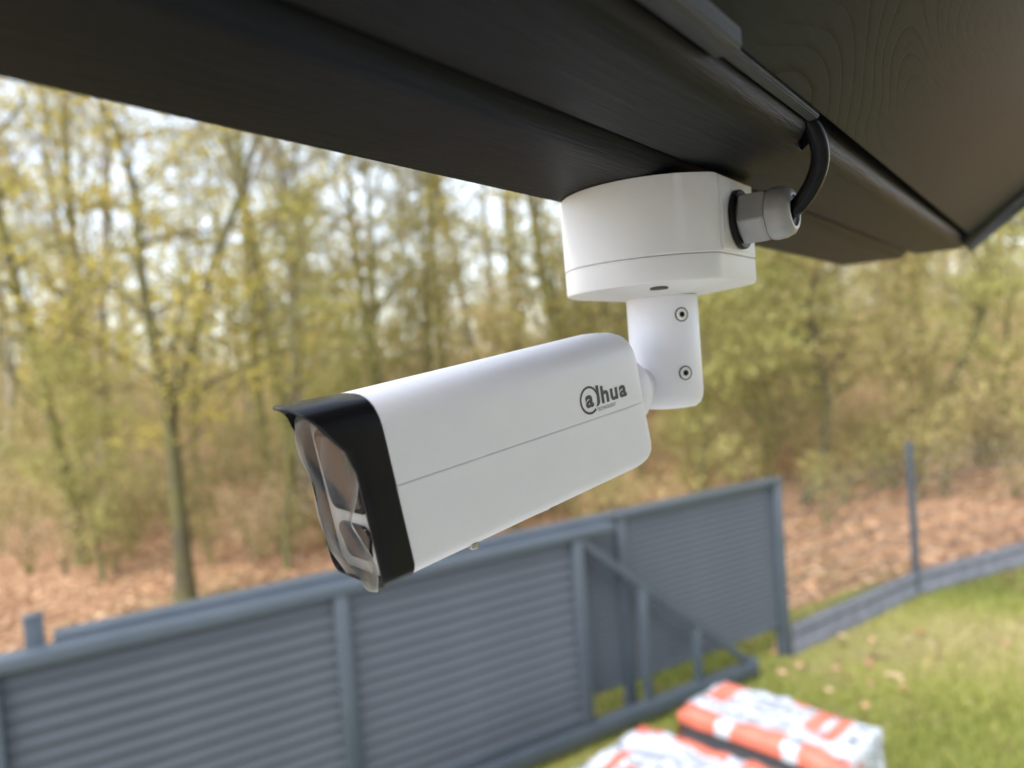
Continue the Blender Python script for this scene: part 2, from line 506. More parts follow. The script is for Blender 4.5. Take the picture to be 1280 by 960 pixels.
def patch(x, y, f, seed):
    r = np.random.default_rng(seed)
    z = np.zeros_like(x)
    for k in range(9):
        a = r.uniform(0, 2 * PI); w = f * r.uniform(0.6, 1.9)
        z += np.sin((x * math.cos(a) + y * math.sin(a)) * w + r.uniform(0, 6.3))
    return z / 3.0

# grass blades
def blades(n, lo, hi, poly, hmin, hmax, inv=False):
    x = rng.uniform(lo[0], hi[0], n); y = rng.uniform(lo[1], hi[1], n)
    k = inside_poly(x, y, poly)
    if inv: k = ~k
    pz = patch(x, y, 1.9, 3)
    k &= rng.uniform(-1.3, 1.1, n) < pz + 0.35
    return x[k], y[k], pz[k]
x, y, pz = blades(190000, (-1.2, 3.6), (9.5, 10.5), lw, 0, 0)
N = len(x)
h = rng.uniform(0.025, 0.075, N) * (0.8 + 0.3 * np.clip(pz, -1, 1))
az = rng.uniform(0, 2 * PI, N); ln = rng.uniform(0.1, 0.9, N) * h
w = rng.uniform(0.004, 0.009, N)
v = np.empty((N, 3, 3))
dx, dy = np.cos(az), np.sin(az)
v[:, 0] = np.stack([x - dy * w, y + dx * w, np.full(N, 0.004)], -1)
v[:, 1] = np.stack([x + dy * w, y - dx * w, np.full(N, 0.004)], -1)
v[:, 2] = np.stack([x + dx * ln, y + dy * ln, 0.004 + h], -1)
rr = np.clip(0.42 + 0.2 * rng.normal(size=N) - 0.36 * patch(x, y, 1.3, 11), 0, 1)
tag(poly_cloud('grass', v, rr, 'grass'), 'short yellow-green grass blades on the lawn', None, None, 'stuff')

# fallen leaves
def litter(n, lo, hi):
    x = rng.uniform(lo[0], hi[0], n); y = rng.uniform(lo[1], hi[1], n)
    return x, y
x, y = litter(70000, (-15, 4.2), (16, 22))
k = ~inside_poly(x, y, lw)
x, y = x[k], y[k]
x2, y2 = litter(600, (-1, 4), (9, 10)); k2 = inside_poly(x2, y2, lw) & (patch(x2, y2, 1.9, 3) < 0.3)
x = np.concatenate([x, x2[k2]]); y = np.concatenate([y, y2[k2]])
N = len(x)
cen = np.stack([x, y, ground_z(x, y) + rng.uniform(0.012, 0.05, N)], -1)
tag(quad_cloud('leaf_litter', cen, rng.uniform(0.06, 0.13, N), rng.uniform(0, 1, N), 'litter', None, rng, 0.9, 0.7),
    'orange-brown fallen leaves covering the forest floor', None, None, 'stuff')

# ------------------------------------------------------------------ canopy roof (eave) overhead
EA = math.atan2(0.7957, 0.6057)
ZT = EYE + 0.0933
roof = empty('canopy_roof', (0, 0, ZT), EA)       # local X = along the eave, Y = outwards, Z up from the board underside
tag(roof, 'dark stained timber roof eave that the white camera hangs under', 'roof')
S0, S1 = -5.0, 1.10
A = [(0.246, 0.0), (0.180, 0.0), (0.1755, 0.0006), (0.1715, 0.0022), (0.1675, 0.0052), (0.1655, 0.0095), (0.1650, 0.027), (0.246, 0.027)]
extrude('eave_board', A, S0, S1, 'beam', roof, 0, 40)
B = [(0.1640, 0.027), (0.1638, 0.0095), (0.1622, 0.006), (0.158, 0.0038), (0.150, 0.0032), (0.112, 0.0032), (0.1085, 0.0042), (0.1045, 0.0072), (0.1022, 0.0115), (0.1015, 0.027)]
# second board with a rough notch where the cable comes out
def eave_board_notched():
    bm = bmesh.new()
    def piece(s0, s1, prof):
        a = [bm.verts.new((s0, y, z)) for y, z in prof]; b = [bm.verts.new((s1, y, z)) for y, z in prof]
        n = len(prof)
        for i in range(n):
            bm.faces.new((a[i], a[(i + 1) % n], b[(i + 1) % n], b[i]))
        bm.faces.new(a); bm.faces.new(b[::-1])
    cut = [(max(y, 0.1085), z) for y, z in B]
    piece(S0, 0.3945, B); piece(0.3945, 0.4090, cut); piece(0.4090, S1 + 0.005, B)
    return bmobj('eave_board', bm, 'beam', roof, 40)
eave_board_notched()
extrude('batten', [(0.1010, 0.012), (0.1010, 0.0215), (0.0905, 0.0215), (0.0905, 0.0125), (0.0925, 0.0108)], S0, 0.272, 'batten', roof, 0.0008, 40)
extrude('batten', [(0.1011, 0.0145), (0.1011, 0.022), (0.0955, 0.022), (0.0955, 0.0150)], 0.2735, 0.3955, 'batten', roof, 0.0006, 40)
extrude('backing_board', [(0.1008, 0.060), (0.1008, 0.030), (0.150, 0.030), (0.150, 0.060)], S0, S1, 'beam', roof)
# sloping plywood soffit, two sheets with an open joint, and the roofing above
SL = math.radians(37.5)
cs, sn = math.cos(SL), math.sin(SL)
def slope_pt(d, h):                       # d metres up the slope, h above its underside
    return (0.0945 - d * cs + h * sn * 0 - h * sn, 0.0165 + d * sn + h * cs)
def sheet(name, d0, d1, h0, h1, s0, s1, mat, bev=0.0015):
    o = box(name, s0, s1, 0, d1 - d0, 0, h1 - h0, mat, roof, bev)
    y, z = slope_pt(d0, h0)
    # local Y of the sheet runs up the slope (towards -Y of the roof)
    o.matrix_local = Matrix.Translation((0, y, z)) @ Matrix(((1, 0, 0, 0), (0, -cs, -sn, 0), (0, sn, -cs, 0), (0, 0, 0, 1))) @ Matrix.Scale(-1, 4, (0, 0, 1))
    return o
sheet('soffit_panel', 0.0, 1.22, 0.0, 0.014, -0.70, S1 - 0.012, 'soffit')
sheet('soffit_panel', 0.0, 1.22, 0.0, 0.014, S0, -0.7015, 'soffit')
sheet('roof_covering', -0.02, 1.60, 0.060, 0.085, S0 - 0.05, S1 + 0.03, 'roofing', 0.004)
# small gouge in the plywood
ga, gb = (0.41950, 0.0450), (0.41450, 0.0496)
V = []
for f, wd in ((0, 0.0), (0.3, 0.0007), (0.6, 0.0009), (0.85, 0.0005), (1.0, 0.0)):
    for sg in (-1, 1):
        ss = ga[0] + (gb[0] - ga[0]) * f + sg * wd; dd = ga[1] + (gb[1] - ga[1]) * f + sg * wd * 0.4
        V.append((ss, *slope_pt(dd, -0.0004)))
mobj('gouge', V, [(2 * i, 2 * i + 1, 2 * i + 3, 2 * i + 2) for i in range(4)], 'rubber', roof)
# rounded black trim along the gable end of the soffit
V, Fc = [], []
pts = [slope_pt(d, -0.004) for d in np.linspace(-0.008, 1.3, 14)]
tube_arrays(V, Fc, [(S1 + 0.006, y, z) for y, z in pts], [0.0135] * 14, 14)
Fc.append(tuple(range(13, -1, -1)))
mobj('end_trim', V, Fc, 'trim', roof, True)
sheet('gable_board', -0.02, 1.3, 0.0, 0.058, S1 + 0.0195, S1 + 0.035, 'trim', 0.002)

# ------------------------------------------------------------------ unseen wall and pale ground strip, added to block and bounce light
hw = empty('light_block_wall', (0, 0, 0), EA)
tag(hw, 'plain rendered wall behind the viewer, unseen, added to block and bounce light', 'wall')
box('wall', S0 + 0.2, 0.62, -1.10, -0.86, 0.0, ZT + 0.72, 'render', hw, 0.004)
pv = mobj('reflector', [(S0 - 2, -0.9, 0.008), (3.5, -0.9, 0.008), (3.5, 1.5, 0.008), (S0 - 2, 1.5, 0.008)], [(0, 1, 2, 3)], 'reflector')
pv.rotation_euler = (0, 0, EA)
tag(pv, 'unseen pale concrete paving along the house', None, None, 'structure')

# ------------------------------------------------------------------ junction box under the eave
BX, BY = 0.09635, 0.45777
jb = empty('junction_box', (BX, BY, EYE + 0.0344), EA)
tag(jb, 'round white junction box screwed under the dark eave board', 'junction box')
RB, FLAT = 0.0582, -0.0500
def dshape(r, flat, n=72):
    out = []
    for i in range(n):
        a = 2 * PI * i / n
        x, y = r * math.cos(a), r * math.sin(a)
        if y < flat: y = flat
        out.append((x, y))
    return out
def dsolid(name, r, flat, zs, mat):
    bm = bmesh.new()
    rings = []
    for dr, z in zs:
        rings.append([(x, y, z) for x, y in dshape(r - dr, flat + dr)])
    loft(bm, rings)
    return bmobj(name, bm, mat, jb, 30)
dsolid('box_base', RB, FLAT, [(0.0008, 0.0153), (0.0, 0.0160), (0.0, 0.0583), (0.0006, 0.0587)], 'white_plastic')
cover = dsolid('box_cover', RB - 0.0002, FLAT + 0.0002, [(0.0345, -0.0042), (0.0325, -0.0040), (0.0022, 0.0), (0.0007, 0.0007), (0.0, 0.0022), (0.0, 0.0146), (0.0007, 0.0151)], 'white_plastic')
# recessed screw holes in the cover underside
ce, se = math.cos(EA), math.sin(EA)
for ang in (257, 77):
    hx, hy = 0.0450 * math.cos(math.radians(ang) - EA), 0.0450 * math.sin(math.radians(ang) - EA)
    h = lathe_z('screw_recess', [(0.0050, -0.0022), (0.0056, 0.0006), (0.0040, 0.0004), (0.0036, -0.0018)], 'groove', cover, 20)
    h.location = (hx, hy, 0)
# mounting pad around the gland
bm = bmesh.new(); bm_box(bm, -0.0255, 0.0255, FLAT - 0.0014, FLAT + 0.004, 0.0166, 0.0579)
bmesh.ops.bevel(bm, geom=bm.edges[:], offset=0.0009, segments=2, affect='EDGES')
bmobj('entry_pad', bm, 'white_plastic', jb, 30)
# cable gland, axis along local -Y
GZ = 0.0351
to_gland = Matrix.Translation((0, FLAT - 0.0014, GZ)) @ Matrix.Rotation(PI / 2, 4, 'X')
gl_o = lathe_z('cable_gland', [(0.0135, 0.0), (0.0135, 0.003), (0.0120, 0.0035), (0.0120, 0.010), (0.0128, 0.0185), (0.0142, 0.0190), (0.0147, 0.021), (0.0143, 0.0262), (0.0128, 0.0300), (0.0106, 0.0317), (0.0088, 0.0317), (0.0082, 0.0300), (0.0082, 0.024)], 'grey_plastic', jb, 40, to_gland, 40)
bm = bmesh.new()
rings = []
for r, z in ((0.0146, 0.0036), (0.0158, 0.0044), (0.0158, 0.0176), (0.0147, 0.0189)):
    rings.append([(r * math.cos(PI / 3 * i + 0.2), r * math.sin(PI / 3 * i + 0.2), z) for i in range(6)])
loft(bm, rings)
bmesh.ops.bevel(bm, geom=bm.edges[:], offset=0.0005, segments=2, affect='EDGES')
bmesh.ops.transform(bm, matrix=to_gland, verts=bm.verts)
bmobj('gland_nut', bm, 'grey_plastic', gl_o, 30)
lathe_z('washer', [(0.0163, 0.0002), (0.0170, 0.0008), (0.0170, 0.0026), (0.0163, 0.0032)], 'rubber', gl_o, 40, to_gland)
lathe_z('seal', [(0.0081, 0.0270), (0.0081, 0.0305), (0.0050, 0.0302), (0.0050, 0.0270)], 'rubber', gl_o, 32, to_gland)

# black cable out of the gland, looping up into the gap behind the board
EU, ET = np.array([ce, se]), np.array([-se, ce])
def ept(s, tt, z):
    return np.array([*(EU * s + ET * tt), z])
cp = [ept(*c) for c in ((0.4226, 0.155, 3.0695), (0.4226, 0.135, 3.0692), (0.4226, 0.1192, 3.0701), (0.421, 0.1121, 3.0747), (0.417, 0.1051, 3.0826), (0.412, 0.1005, 3.0913), (0.406, 0.0995, 3.1006), (0.4015, 0.1020, 3.1085), (0.398, 0.1065, 3.117), (0.394, 0.1075, 3.1225))]
def catmull(P, k=8):
    out = []
    for i in range(len(P) - 1):
        p0, p1, p2, p3 = P[max(i - 1, 0)], P[i], P[i + 1], P[min(i + 2, len(P) - 1)]
        for j in range(k):
            u = j / k
            out.append(0.5 * ((2 * p1) + (-p0 + p2) * u + (2 * p0 - 5 * p1 + 4 * p2 - p3) * u * u + (-p0 + 3 * p1 - 3 * p2 + p3) * u ** 3))
    out.append(P[-1])
    return out
V, Fc = [], []
cc = catmull(cp)
tube_arrays(V, Fc, cc, [0.0047] * len(cc), 16)
tag(mobj('cable', V, Fc, 'cable', None, True), 'thick black cable curving from the grey gland up into the eave', 'cable')

# ------------------------------------------------------------------ security camera
a_ = Vector((0.7658, 0.6312, 0.1231)).normalized()
c_ = Vector((0.6371, -0.7707, -0.0119))
c_ = (c_ - a_ * c_.dot(a_)).normalized()
b_ = c_.cross(a_).normalized()
sc = bpy.data.objects.new('security_camera', None)
link(sc)
sc.empty_display_size = 0.05
P0 = Vector((0.0750, 0.4130, 2.9703))
sc.matrix_world = Matrix(((-a_.x, c_.x, b_.x, P0.x), (-a_.y, c_.y, b_.y, P0.y), (-a_.z, c_.z, b_.z, P0.z), (0, 0, 0, 1)))
tag(sc, 'white bullet security camera with black front hood below the junction box', 'security camera')
W, L = 0.0485, 0.1665
HW = W / 2
def upper_half(o=0.0, zb=0.0003):
    """section above the seam from near side over the crown to the far side: (y, z)"""
    pts = [(HW - o, zb), (HW - o, 0.010), (HW - o, 0.020)]
    n = 18
    for i in range(1, n):
        th = PI * i / n
        cx, sx = math.cos(th), math.sin(th)
        e = 2 / 3.1
        pts.append(((HW - o) * math.copysign(abs(cx) ** e, cx), 0.020 + (0.0205 - o) * abs(sx) ** e))
    pts += [(-HW + o, 0.020), (-HW + o, 0.010), (-HW + o, zb)]
    return pts
def lower_half(o=0.0, zt=-0.0003):
    pts = [(-HW + o, zt), (-HW + o, -0.015)]
    r, zb = 0.0075, -0.0416 + o
    for i in range(7):
        a = PI / 2 * i / 6
        pts.append((-HW + o + r - r * math.cos(a), zb + r - r * math.sin(a)))
    for i in range(7):
        a = PI / 2 * i / 6
        pts.append((HW - o - r + r * math.sin(a), zb + r - r * math.cos(a)))
    pts += [(HW - o, -0.015), (HW - o, zt)]
    return pts
def place(sec, X, k=1.0, kz=None, slant=0.05):
    """put a section at X along the body; the body tapers slightly to the rear"""
    back = max(0.0, 1 - max(X, 0) / L)
    tl, tu = 1 - 0.13 * back, 1 + 0.035 * back
    kz = k if kz is None else kz
    return [(X + slant * z, -HW + y * k, z * (tu if z > 0 else tl) * kz) for y, z in sec]
XS = [(0.0, 0.86), (0.0008, 0.925), (0.0025, 0.965), (0.0055, 0.99), (0.0095, 1.0), (0.05, 1.0), (0.10, 1.0), (L - 0.0012, 1.0)]
bm = bmesh.new()
loft(bm, [place(upper_half(0, 0.0002), x, k) for x, k in XS])
upper = bmobj('upper_housing', bm, 'white', sc, 35)
bm = bmesh.new()
XL = [(0.0, 0.86, 0.74), (0.0008, 0.925, 0.82), (0.0025, 0.965, 0.90), (0.0055, 0.99, 0.955), (0.0095, 1.0, 0.985), (0.014, 1.0, 1.0), (0.05, 1.0, 1.0), (0.10, 1.0, 1.0), (L - 0.0012, 1.0, 1.0)]
loft(bm, [place(lower_half(0.0003, -0.0001), x, k, kz) for x, k, kz in XL])
lower = bmobj('lower_housing', bm, 'white', sc, 35)
# thin raised lip just under the seam
bm = bmesh.new()
for y0, y1 in ((-0.0004, 0.0002),):
    bm_box(bm, 0.010, L - 0.002, y0, y1 - 0.0002, -0.0019, -0.0006)
bmobj('seam_lip', bm, 'white', lower)
# black front hood: open ring whose top runs forward as a visor
full = upper_half(-0.0002, 0.0) + lower_half(-0.0002, 0.0)[1:-1]
inner = upper_half(0.0015, 0.0) + lower_half(0.0015, 0.0)[1:-1]
def xfront(y, z):                       # the visor is longest over the crown and sweeps back to the sides
    k = min(max((z - 0.016) / 0.012, 0), 1)
    e = 0.0172 * (1 - min(abs(y) / (HW * 1.02), 1) ** 1.8)
    if y > 0:                            # on the right flank it slopes down in one straight cut
        return L + 0.0150 + 0.0172 * min(max((z - 0.0165) / 0.0235, 0), 1)
    return L + 0.0150 + e * k
def at_front(sec, off=0.0, f=1.0):
    return [(L + (xfront(y, z) - L + off) * f + 0.05 * z, -HW + y, z + 0.0010 * f * (z > 0.03)) for y, z in sec]
bm = bmesh.new()
mid = upper_half(0.0004, 0.0) + lower_half(0.0004, 0.0)[1:-1]
R = loft(bm, [place(mid, L - 0.0011), place(full, L - 0.0004), at_front(full, 0, 0.33), at_front(full, 0, 0.66), at_front(full, -0.0008), at_front(mid, 0), at_front(inner, 0), at_front(inner, 0, 0.5), [(L + 0.004 + 0.05 * z, -HW + y, z) for y, z in inner]], True, False)
bmobj('front_hood', bm, 'black_plastic', sc, 40)
# face plate with lens and lamp windows
bm = bmesh.new()
face_sec = upper_half(0.0024, 0.0) + lower_half(0.0024, 0.0)[1:-1]
loft(bm, [[(L + 0.0005 + 0.05 * z, -HW + y, z) for y, z in face_sec], [(L + 0.0098 + 0.05 * z, -HW + y, z) for y, z in face_sec], [(L + 0.0105 + 0.05 * z, -HW + y * 0.97, z * 0.98) for y, z in face_sec]])
face = bmobj('face_plate', bm, 'face', sc, 40)
def rrect(hw, z0, z1, r, taper=1.0, n=6):
    out = []
    for (cy, cz, a0) in ((hw - r, z1 - r, 0), (-hw + r, z1 - r, 90), (-hw * taper + r, z0 + r, 180), (hw * taper - r, z0 + r, 270)):
        for i in range(n + 1):
            a = math.radians(a0 + 90 * i / n)
            out.append((cy + r * math.cos(a), cz + r * math.sin(a)))
    return out
def pane(name, sec, x0, x1, mat, parent):
    bm = bmesh.new()
    cz = sum(z for _, z in sec) / len(sec)
    loft(bm, [[(L + x0 + 0.05 * z, -HW + y, z) for y, z in sec], [(L + x1 - 0.0006 + 0.05 * z, -HW + y, z) for y, z in sec], [(L + x1 + 0.05 * z, -HW + y * 0.97, cz + (z - cz) * 0.97) for y, z in sec]])
    return bmobj(name, bm, mat, parent, 30)
pane('lens_frame', rrect(0.0168, -0.0105, 0.0265, 0.0045, 0.94), 0.010, 0.0118, 'rubber', face)
pane('lens_window', rrect(0.0146, -0.0083, 0.0243, 0.0035, 0.94), 0.0112, 0.0124, 'glass', face)
pane('lamp_window', rrect(0.0140, -0.0325, -0.0160, 0.005, 0.8), 0.010, 0.0120, 'glass', face)
# loose wavy protective film over the face
nu, nv_ = 26, 44
V, Fc = [], []
for j in range(nv_ + 1):
    v_ = j / nv_
    z = 0.0350 - 0.0772 * v_
    for i in range(nu + 1):
        u = i / nu
        yl = -W + 0.0006 + 0.0020 * math.sin(7.5 * v_ + 0.6) + 0.0010 * math.sin(17 * v_)
        yr = -0.0045 + 0.0022 * math.sin(6.2 * v_ + 2.6) - 0.0085 * max(0, 1 - abs(v_ - 0.62) / 0.25) ** 2
        if v_ > 0.86:
            yl += (v_ - 0.86) * 0.10
            yr -= (v_ - 0.86) * 0.03
        y = yl + (yr - yl) * u
        ed = (2 * u - 1)
        x = L + 0.0152 + 0.05 * z + 0.0012 * math.sin(5 * v_ + 3 * u) + 0.0006 * math.sin(13 * v_ - 6 * u) + 0.0017 * ed ** 4 * math.sin(9 * v_ + 2 * u)
        V.append((x, y, z + 0.0010 * math.sin(4 * u + 1) * max(0, v_ - 0.8) * 5))
for j in range(nv_):
    for i in range(nu):
        q = j * (nu + 1) + i
        Fc.append((q, q + 1, q + nu + 2, q + nu + 1))
film = mobj('protective_film', V, Fc, 'film', sc, True)
at = film.data.attributes.new('edge', 'FLOAT', 'POINT')     # stretched, whitened rim of the film
at.data.foreach_set('value', [min(1.0, max(abs(2 * (i / nu) - 1) ** 3, abs(2 * (j / nv_) - 1) ** 7)) for j in range(nv_ + 1) for i in range(nu + 1)])
sm = film.modifiers.new('thickness', 'SOLIDIFY'); sm.thickness = 0.00025
tag(film, 'loose clear plastic film over the camera front')
# screw and small tab on the underside
bt = Matrix.Translation((0.1290, -0.0055, -0.0396)) @ Matrix.Rotation(PI, 4, 'X')
lathe_z('screw', [(0.0030, -0.001), (0.0030, 0.0012), (0.0024, 0.0019), (0.0013, 0.0021), (0.0012, 0.0012)], 'screw', sc, 20, bt)
box('tab', 0.078, 0.106, -0.034, -0.0070, -0.0393, -0.0380, 'white', sc, 0.0003)
# swivel joint behind the body, then the round arm up to the box
inv = sc.matrix_world.inverted()
arm_axis = Vector((BX, BY, 2.9790))
jl = inv @ arm_axis
jz = 0.0045
jm = Matrix.Translation((0.001, -HW, jz)) @ Matrix.Rotation(-PI / 2, 4, 'Y')
lathe_z('swivel_joint', [(0.0150, -0.002), (0.0200, 0.0), (0.0210, 0.003), (0.0210, 0.0095), (0.0190, 0.0130), (0.0130, 0.0145), (0.0110, 0.0165), (0.0110, 0.034)], 'white', sc, 48, jm, 35)
arm = lathe_z('mounting_arm', [(0.0120, 2.9620), (0.0170, 2.9627), (0.0197, 2.9648), (0.0212, 2.9682), (0.0217, 2.9720), (0.0217, 3.0299), (0.0213, 3.0304)], 'white', None, 56, Matrix.Translation((BX, BY, 0)), 40)
arm.parent = sc
arm.matrix_parent_inverse = inv
for zz in (3.0184, 2.9836):
    a = math.radians(-71.2)
    mm = Matrix.Translation((BX + 0.0214 * math.cos(a), BY + 0.0214 * math.sin(a), zz)) @ Matrix.Rotation(a, 4, 'Z') @ Matrix.Rotation(PI / 2, 4, 'Y')
    s = lathe_z('screw', [(0.0036, -0.001), (0.0036, 0.0005), (0.0031, 0.0009), (0.0018, 0.0009), (0.0016, 0.0002)], 'steel', None, 24, mm)
    s.parent = arm; s.matrix_parent_inverse = Matrix.Identity(4)
    g = lathe_z('screw_recess', [(0.0043, -0.001), (0.0043, 0.00050), (0.0036, 0.00050), (0.0036, -0.001)], 'groove', None, 24, mm)
    g.parent = arm; g.matrix_parent_inverse = Matrix.Identity(4)
    h = lathe_z('screw_socket', [(0.0017, 0.0002), (0.0017, 0.00098), (0.0004, 0.00098)], 'rubber', None, 6, mm)
    h.parent = arm; h.matrix_parent_inverse = Matrix.Identity(4)
    s.matrix_parent_inverse = Matrix.Identity(4)

# printed lettering on the near side, built from text outlines
def text_mesh(body, size, bold):
    cu = bpy.data.curves.new('lettering', 'FONT')
    cu.body = body; cu.size = size; cu.offset = bold; cu.extrude = 0.0; cu.resolution_u = 6
    to = bpy.data.objects.new('lettering_source', cu)
    COL.objects.link(to)
    dg = bpy.context.evaluated_depsgraph_get()
    me = bpy.data.meshes.new_from_object(to.evaluated_get(dg))
    bpy.data.objects.remove(to, do_unlink=True)
    vs = [v.co.copy() for v in me.vertices]
    fs = [tuple(p.vertices) for p in me.polygons]
    bpy.data.meshes.remove(me)
    return vs, fs
LV, LF = [], []
def add_shape(vs, fs):
    b0 = len(LV)
    LV.extend(vs); LF.extend(tuple(b0 + i for i in f) for f in fs)
# layout in logo units: x to the right (towards the camera's rear), y up; 1 unit = x-height
def add_text(body, x0, y0, xh, width, bold):
    vs, fs = text_mesh(body, 1.0, bold)
    lo = min(v.x for v in vs); hi = max(v.x for v in vs)
    b0 = 0.0
    k = width / (hi - lo)
    # scale height so the letter x-height (about 0.55 em) matches xh
    ky = xh / 0.56
    add_shape([Vector((x0 + (v.x - lo) * k, y0 + v.y * ky, 0)) for v in vs], fs)
def add_ring(cx, cy, rx, ry, w0, w1, a0, a1, n=48):
    vs, fs = [], []
    for i in range(n + 1):
        f = i / n
        a = math.radians(a0 + (a1 - a0) * f)
        w = w0 + (w1 - w0) * f
        vs.append(Vector((cx + (rx - w / 2) * math.cos(a), cy + (ry - w / 2) * math.sin(a), 0)))
        vs.append(Vector((cx + (rx + w / 2) * math.cos(a), cy + (ry + w / 2) * math.sin(a), 0)))
    for i in range(n):
        fs.append((2 * i, 2 * i + 1, 2 * i + 3, 2 * i + 2))
    add_shape(vs, fs)
add_text('a', 0.0, 0.0, 1.0, 0.86, 0.036)
add_ring(0.43, 0.48, 0.92, 0.98, 0.19, 0.16, -52, -345)
# slanted stem of the second letter with a hooked foot
add_shape([Vector(q + (0,)) for q in ((1.24, 1.42), (1.55, 1.42), (1.55, 0.22), (1.48, 0.0), (1.32, -0.12), (1.05, -0.16), (1.18, 0.06), (1.24, 0.34))], [(0, 7, 6, 5, 4, 3, 2, 1)])
add_text('h', 1.72, 0.0, 1.0, 0.84, 0.036)
add_text('u', 2.74, 0.0, 1.0, 0.84, 0.036)
add_text('a', 3.76, 0.0, 1.0, 0.86, 0.036)
add_text('TECHNOLOGY', 1.10, -0.52, 0.22, 2.10, 0.004)
UNIT = 0.0070
lx, lz = 0.0480, 0.0070          # baseline start on the housing side
vs2 = [(lx - v.x * UNIT, 0.00012, lz + v.y * UNIT + 0.00) for v in LV]
vs2 = [(x, y, z) for x, y, z in vs2]
mobj('printed_logo', vs2, [tuple(reversed(f)) for f in LF], 'print', upper)

# ------------------------------------------------------------------ sliding gate
def louvre(length, hgt, depth, th):
    """one slat: bent strip leaning out at the bottom, X from 0 to length"""
    prof = [(-depth / 2, 0.0), (-depth / 2 - 0.001, 0.010), (-depth * 0.30, hgt * 0.30), (depth * 0.30, hgt * 0.82), (depth / 2, hgt), (depth / 2 + th, hgt), (depth * 0.30 + th, hgt * 0.80), (-depth * 0.30 + th, hgt * 0.28), (-depth / 2 + th, 0.002)]
    vs = [(0, y, z) for y, z in prof] + [(length, y, z) for y, z in prof]
    n = len(prof)
    fs = [(i, (i + 1) % n, n + (i + 1) % n, n + i) for i in range(n)] + [tuple(range(n - 1, -1, -1)), tuple(range(n, 2 * n))]
    return vs, fs
gate = empty('sliding_gate', (*gpt(0, 4.58), 0.0), GA)
tag(gate, 'long anthracite metal sliding gate with wide slats and a triangular tail', 'gate')
posts = (-2.36, -0.54, 1.28, 3.10)
for s in posts:
    box('upright', s - 0.045, s + 0.045, -0.05, 0.03, 0.20, 1.60, 'anthracite', gate, 0.006)
box('top_rail', -2.42, 3.46, -0.060, 0.094, 1.595, 1.668, 'anthracite', gate, 0.008)
box('panel_base', -2.36, 3.10, -0.03, 0.03, 0.205, 0.262, 'anthracite', gate, 0.006)
box('bottom_rail', -2.42, 4.90, -0.075, 0.025, 0.075, 0.190, 'anthracite', gate, 0.010)
for s, z1 in ((3.70, 1.13), (4.25, 0.64)):
    box('tail_upright', s - 0.03, s + 0.03, -0.045, 0.015, 0.188, z1, 'anthracite', gate, 0.005)
# diagonal brace
bm = bmesh.new()
x0, z0, x1, z1 = 3.14, 1.585, 4.86, 0.165
dl = math.hypot(x1 - x0, z1 - z0); ux, uz = (x1 - x0) / dl, (z1 - z0) / dl
hx, hz = -uz * 0.030, ux * 0.030
ring = lambda px, pz: [(px + hx, -0.047, pz + hz), (px + hx, 0.017, pz + hz), (px - hx, 0.017, pz - hz), (px - hx, -0.047, pz - hz)]
loft(bm, [ring(x0, z0), ring(x1, z1)])
bmesh.ops.bevel(bm, geom=bm.edges[:], offset=0.004, segments=2, affect='EDGES')
bmobj('diagonal_brace', bm, 'anthracite', gate, 40)
box('end_roller', 4.84, 4.915, -0.072, 0.022, 0.08, 0.215, 'anthracite', gate, 0.015)
vs, fs = louvre(1.73, 0.100, 0.029, 0.004)
slat0 = mobj('slat', vs, fs, 'anthracite_slat', gate, False)
NS, PIT = 16, 0.0830
first = True
for a in posts[:-1]:
    for i in range(NS):
        o = slat0 if first else slat0.copy()
        if not first:
            COL.objects.link(o)
        first = False
        o.location = (a + 0.045, 0.0, 0.262 + i * PIT - 0.006)

# ------------------------------------------------------------------ slatted fence behind the gate
fen = empty('slat_fence', (*gpt(0, 4.74), 0.0), GA)
tag(fen, 'anthracite fence with narrow slats standing behind the sliding gate', 'fence')
fposts = (-0.05, 1.80, 3.65, 5.50)
for s in fposts[:-1]:
    box('post', s - 0.04, s + 0.04, -0.04, 0.04, 0.0, 1.650, 'anthracite', fen, 0.005)
box('post', 5.46, 5.56, -0.05, 0.05, 0.0, 1.650, 'anthracite', fen, 0.006)
box('cap_rail', -0.25, 5.56, -0.062, 0.062, 1.6515, 1.700, 'anthracite', fen, 0.006)
vs, fs = louvre(1.77, 0.064, 0.016, 0.003)
fs0 = mobj('slat', vs, fs, 'anthracite_slat', fen, False)
first = True
for a in fposts[:-1]:
    for i in range(24):
        o = fs0 if first else fs0.copy()
        if not first:
            COL.objects.link(o)
        first = False
        o.location = (a + 0.04, 0.0, 0.315 + i * 0.0535)
for a in fposts[:-1]:
    box('frame_rail', a + 0.04, a + 1.81, -0.016, 0.016, 0.290, 0.318, 'anthracite', fen, 0.004)
    box('frame_rail', a + 0.04, a + 1.81, -0.016, 0.016, 1.605, 1.650, 'anthracite', fen, 0.004)
gp = empty('gate_post', (*gpt(-0.335, 4.74), 0.0), GA)
box('post', -0.045, 0.045, -0.045, 0.045, 0.0, 1.80, 'anthracite', gp, 0.004)
box('post_cap', -0.050, 0.050, -0.050, 0.050, 1.8015, 1.815, 'anthracite', gp, 0.004)
tag(gp, 'short grey square post rising above the far left end of the gate', 'post')

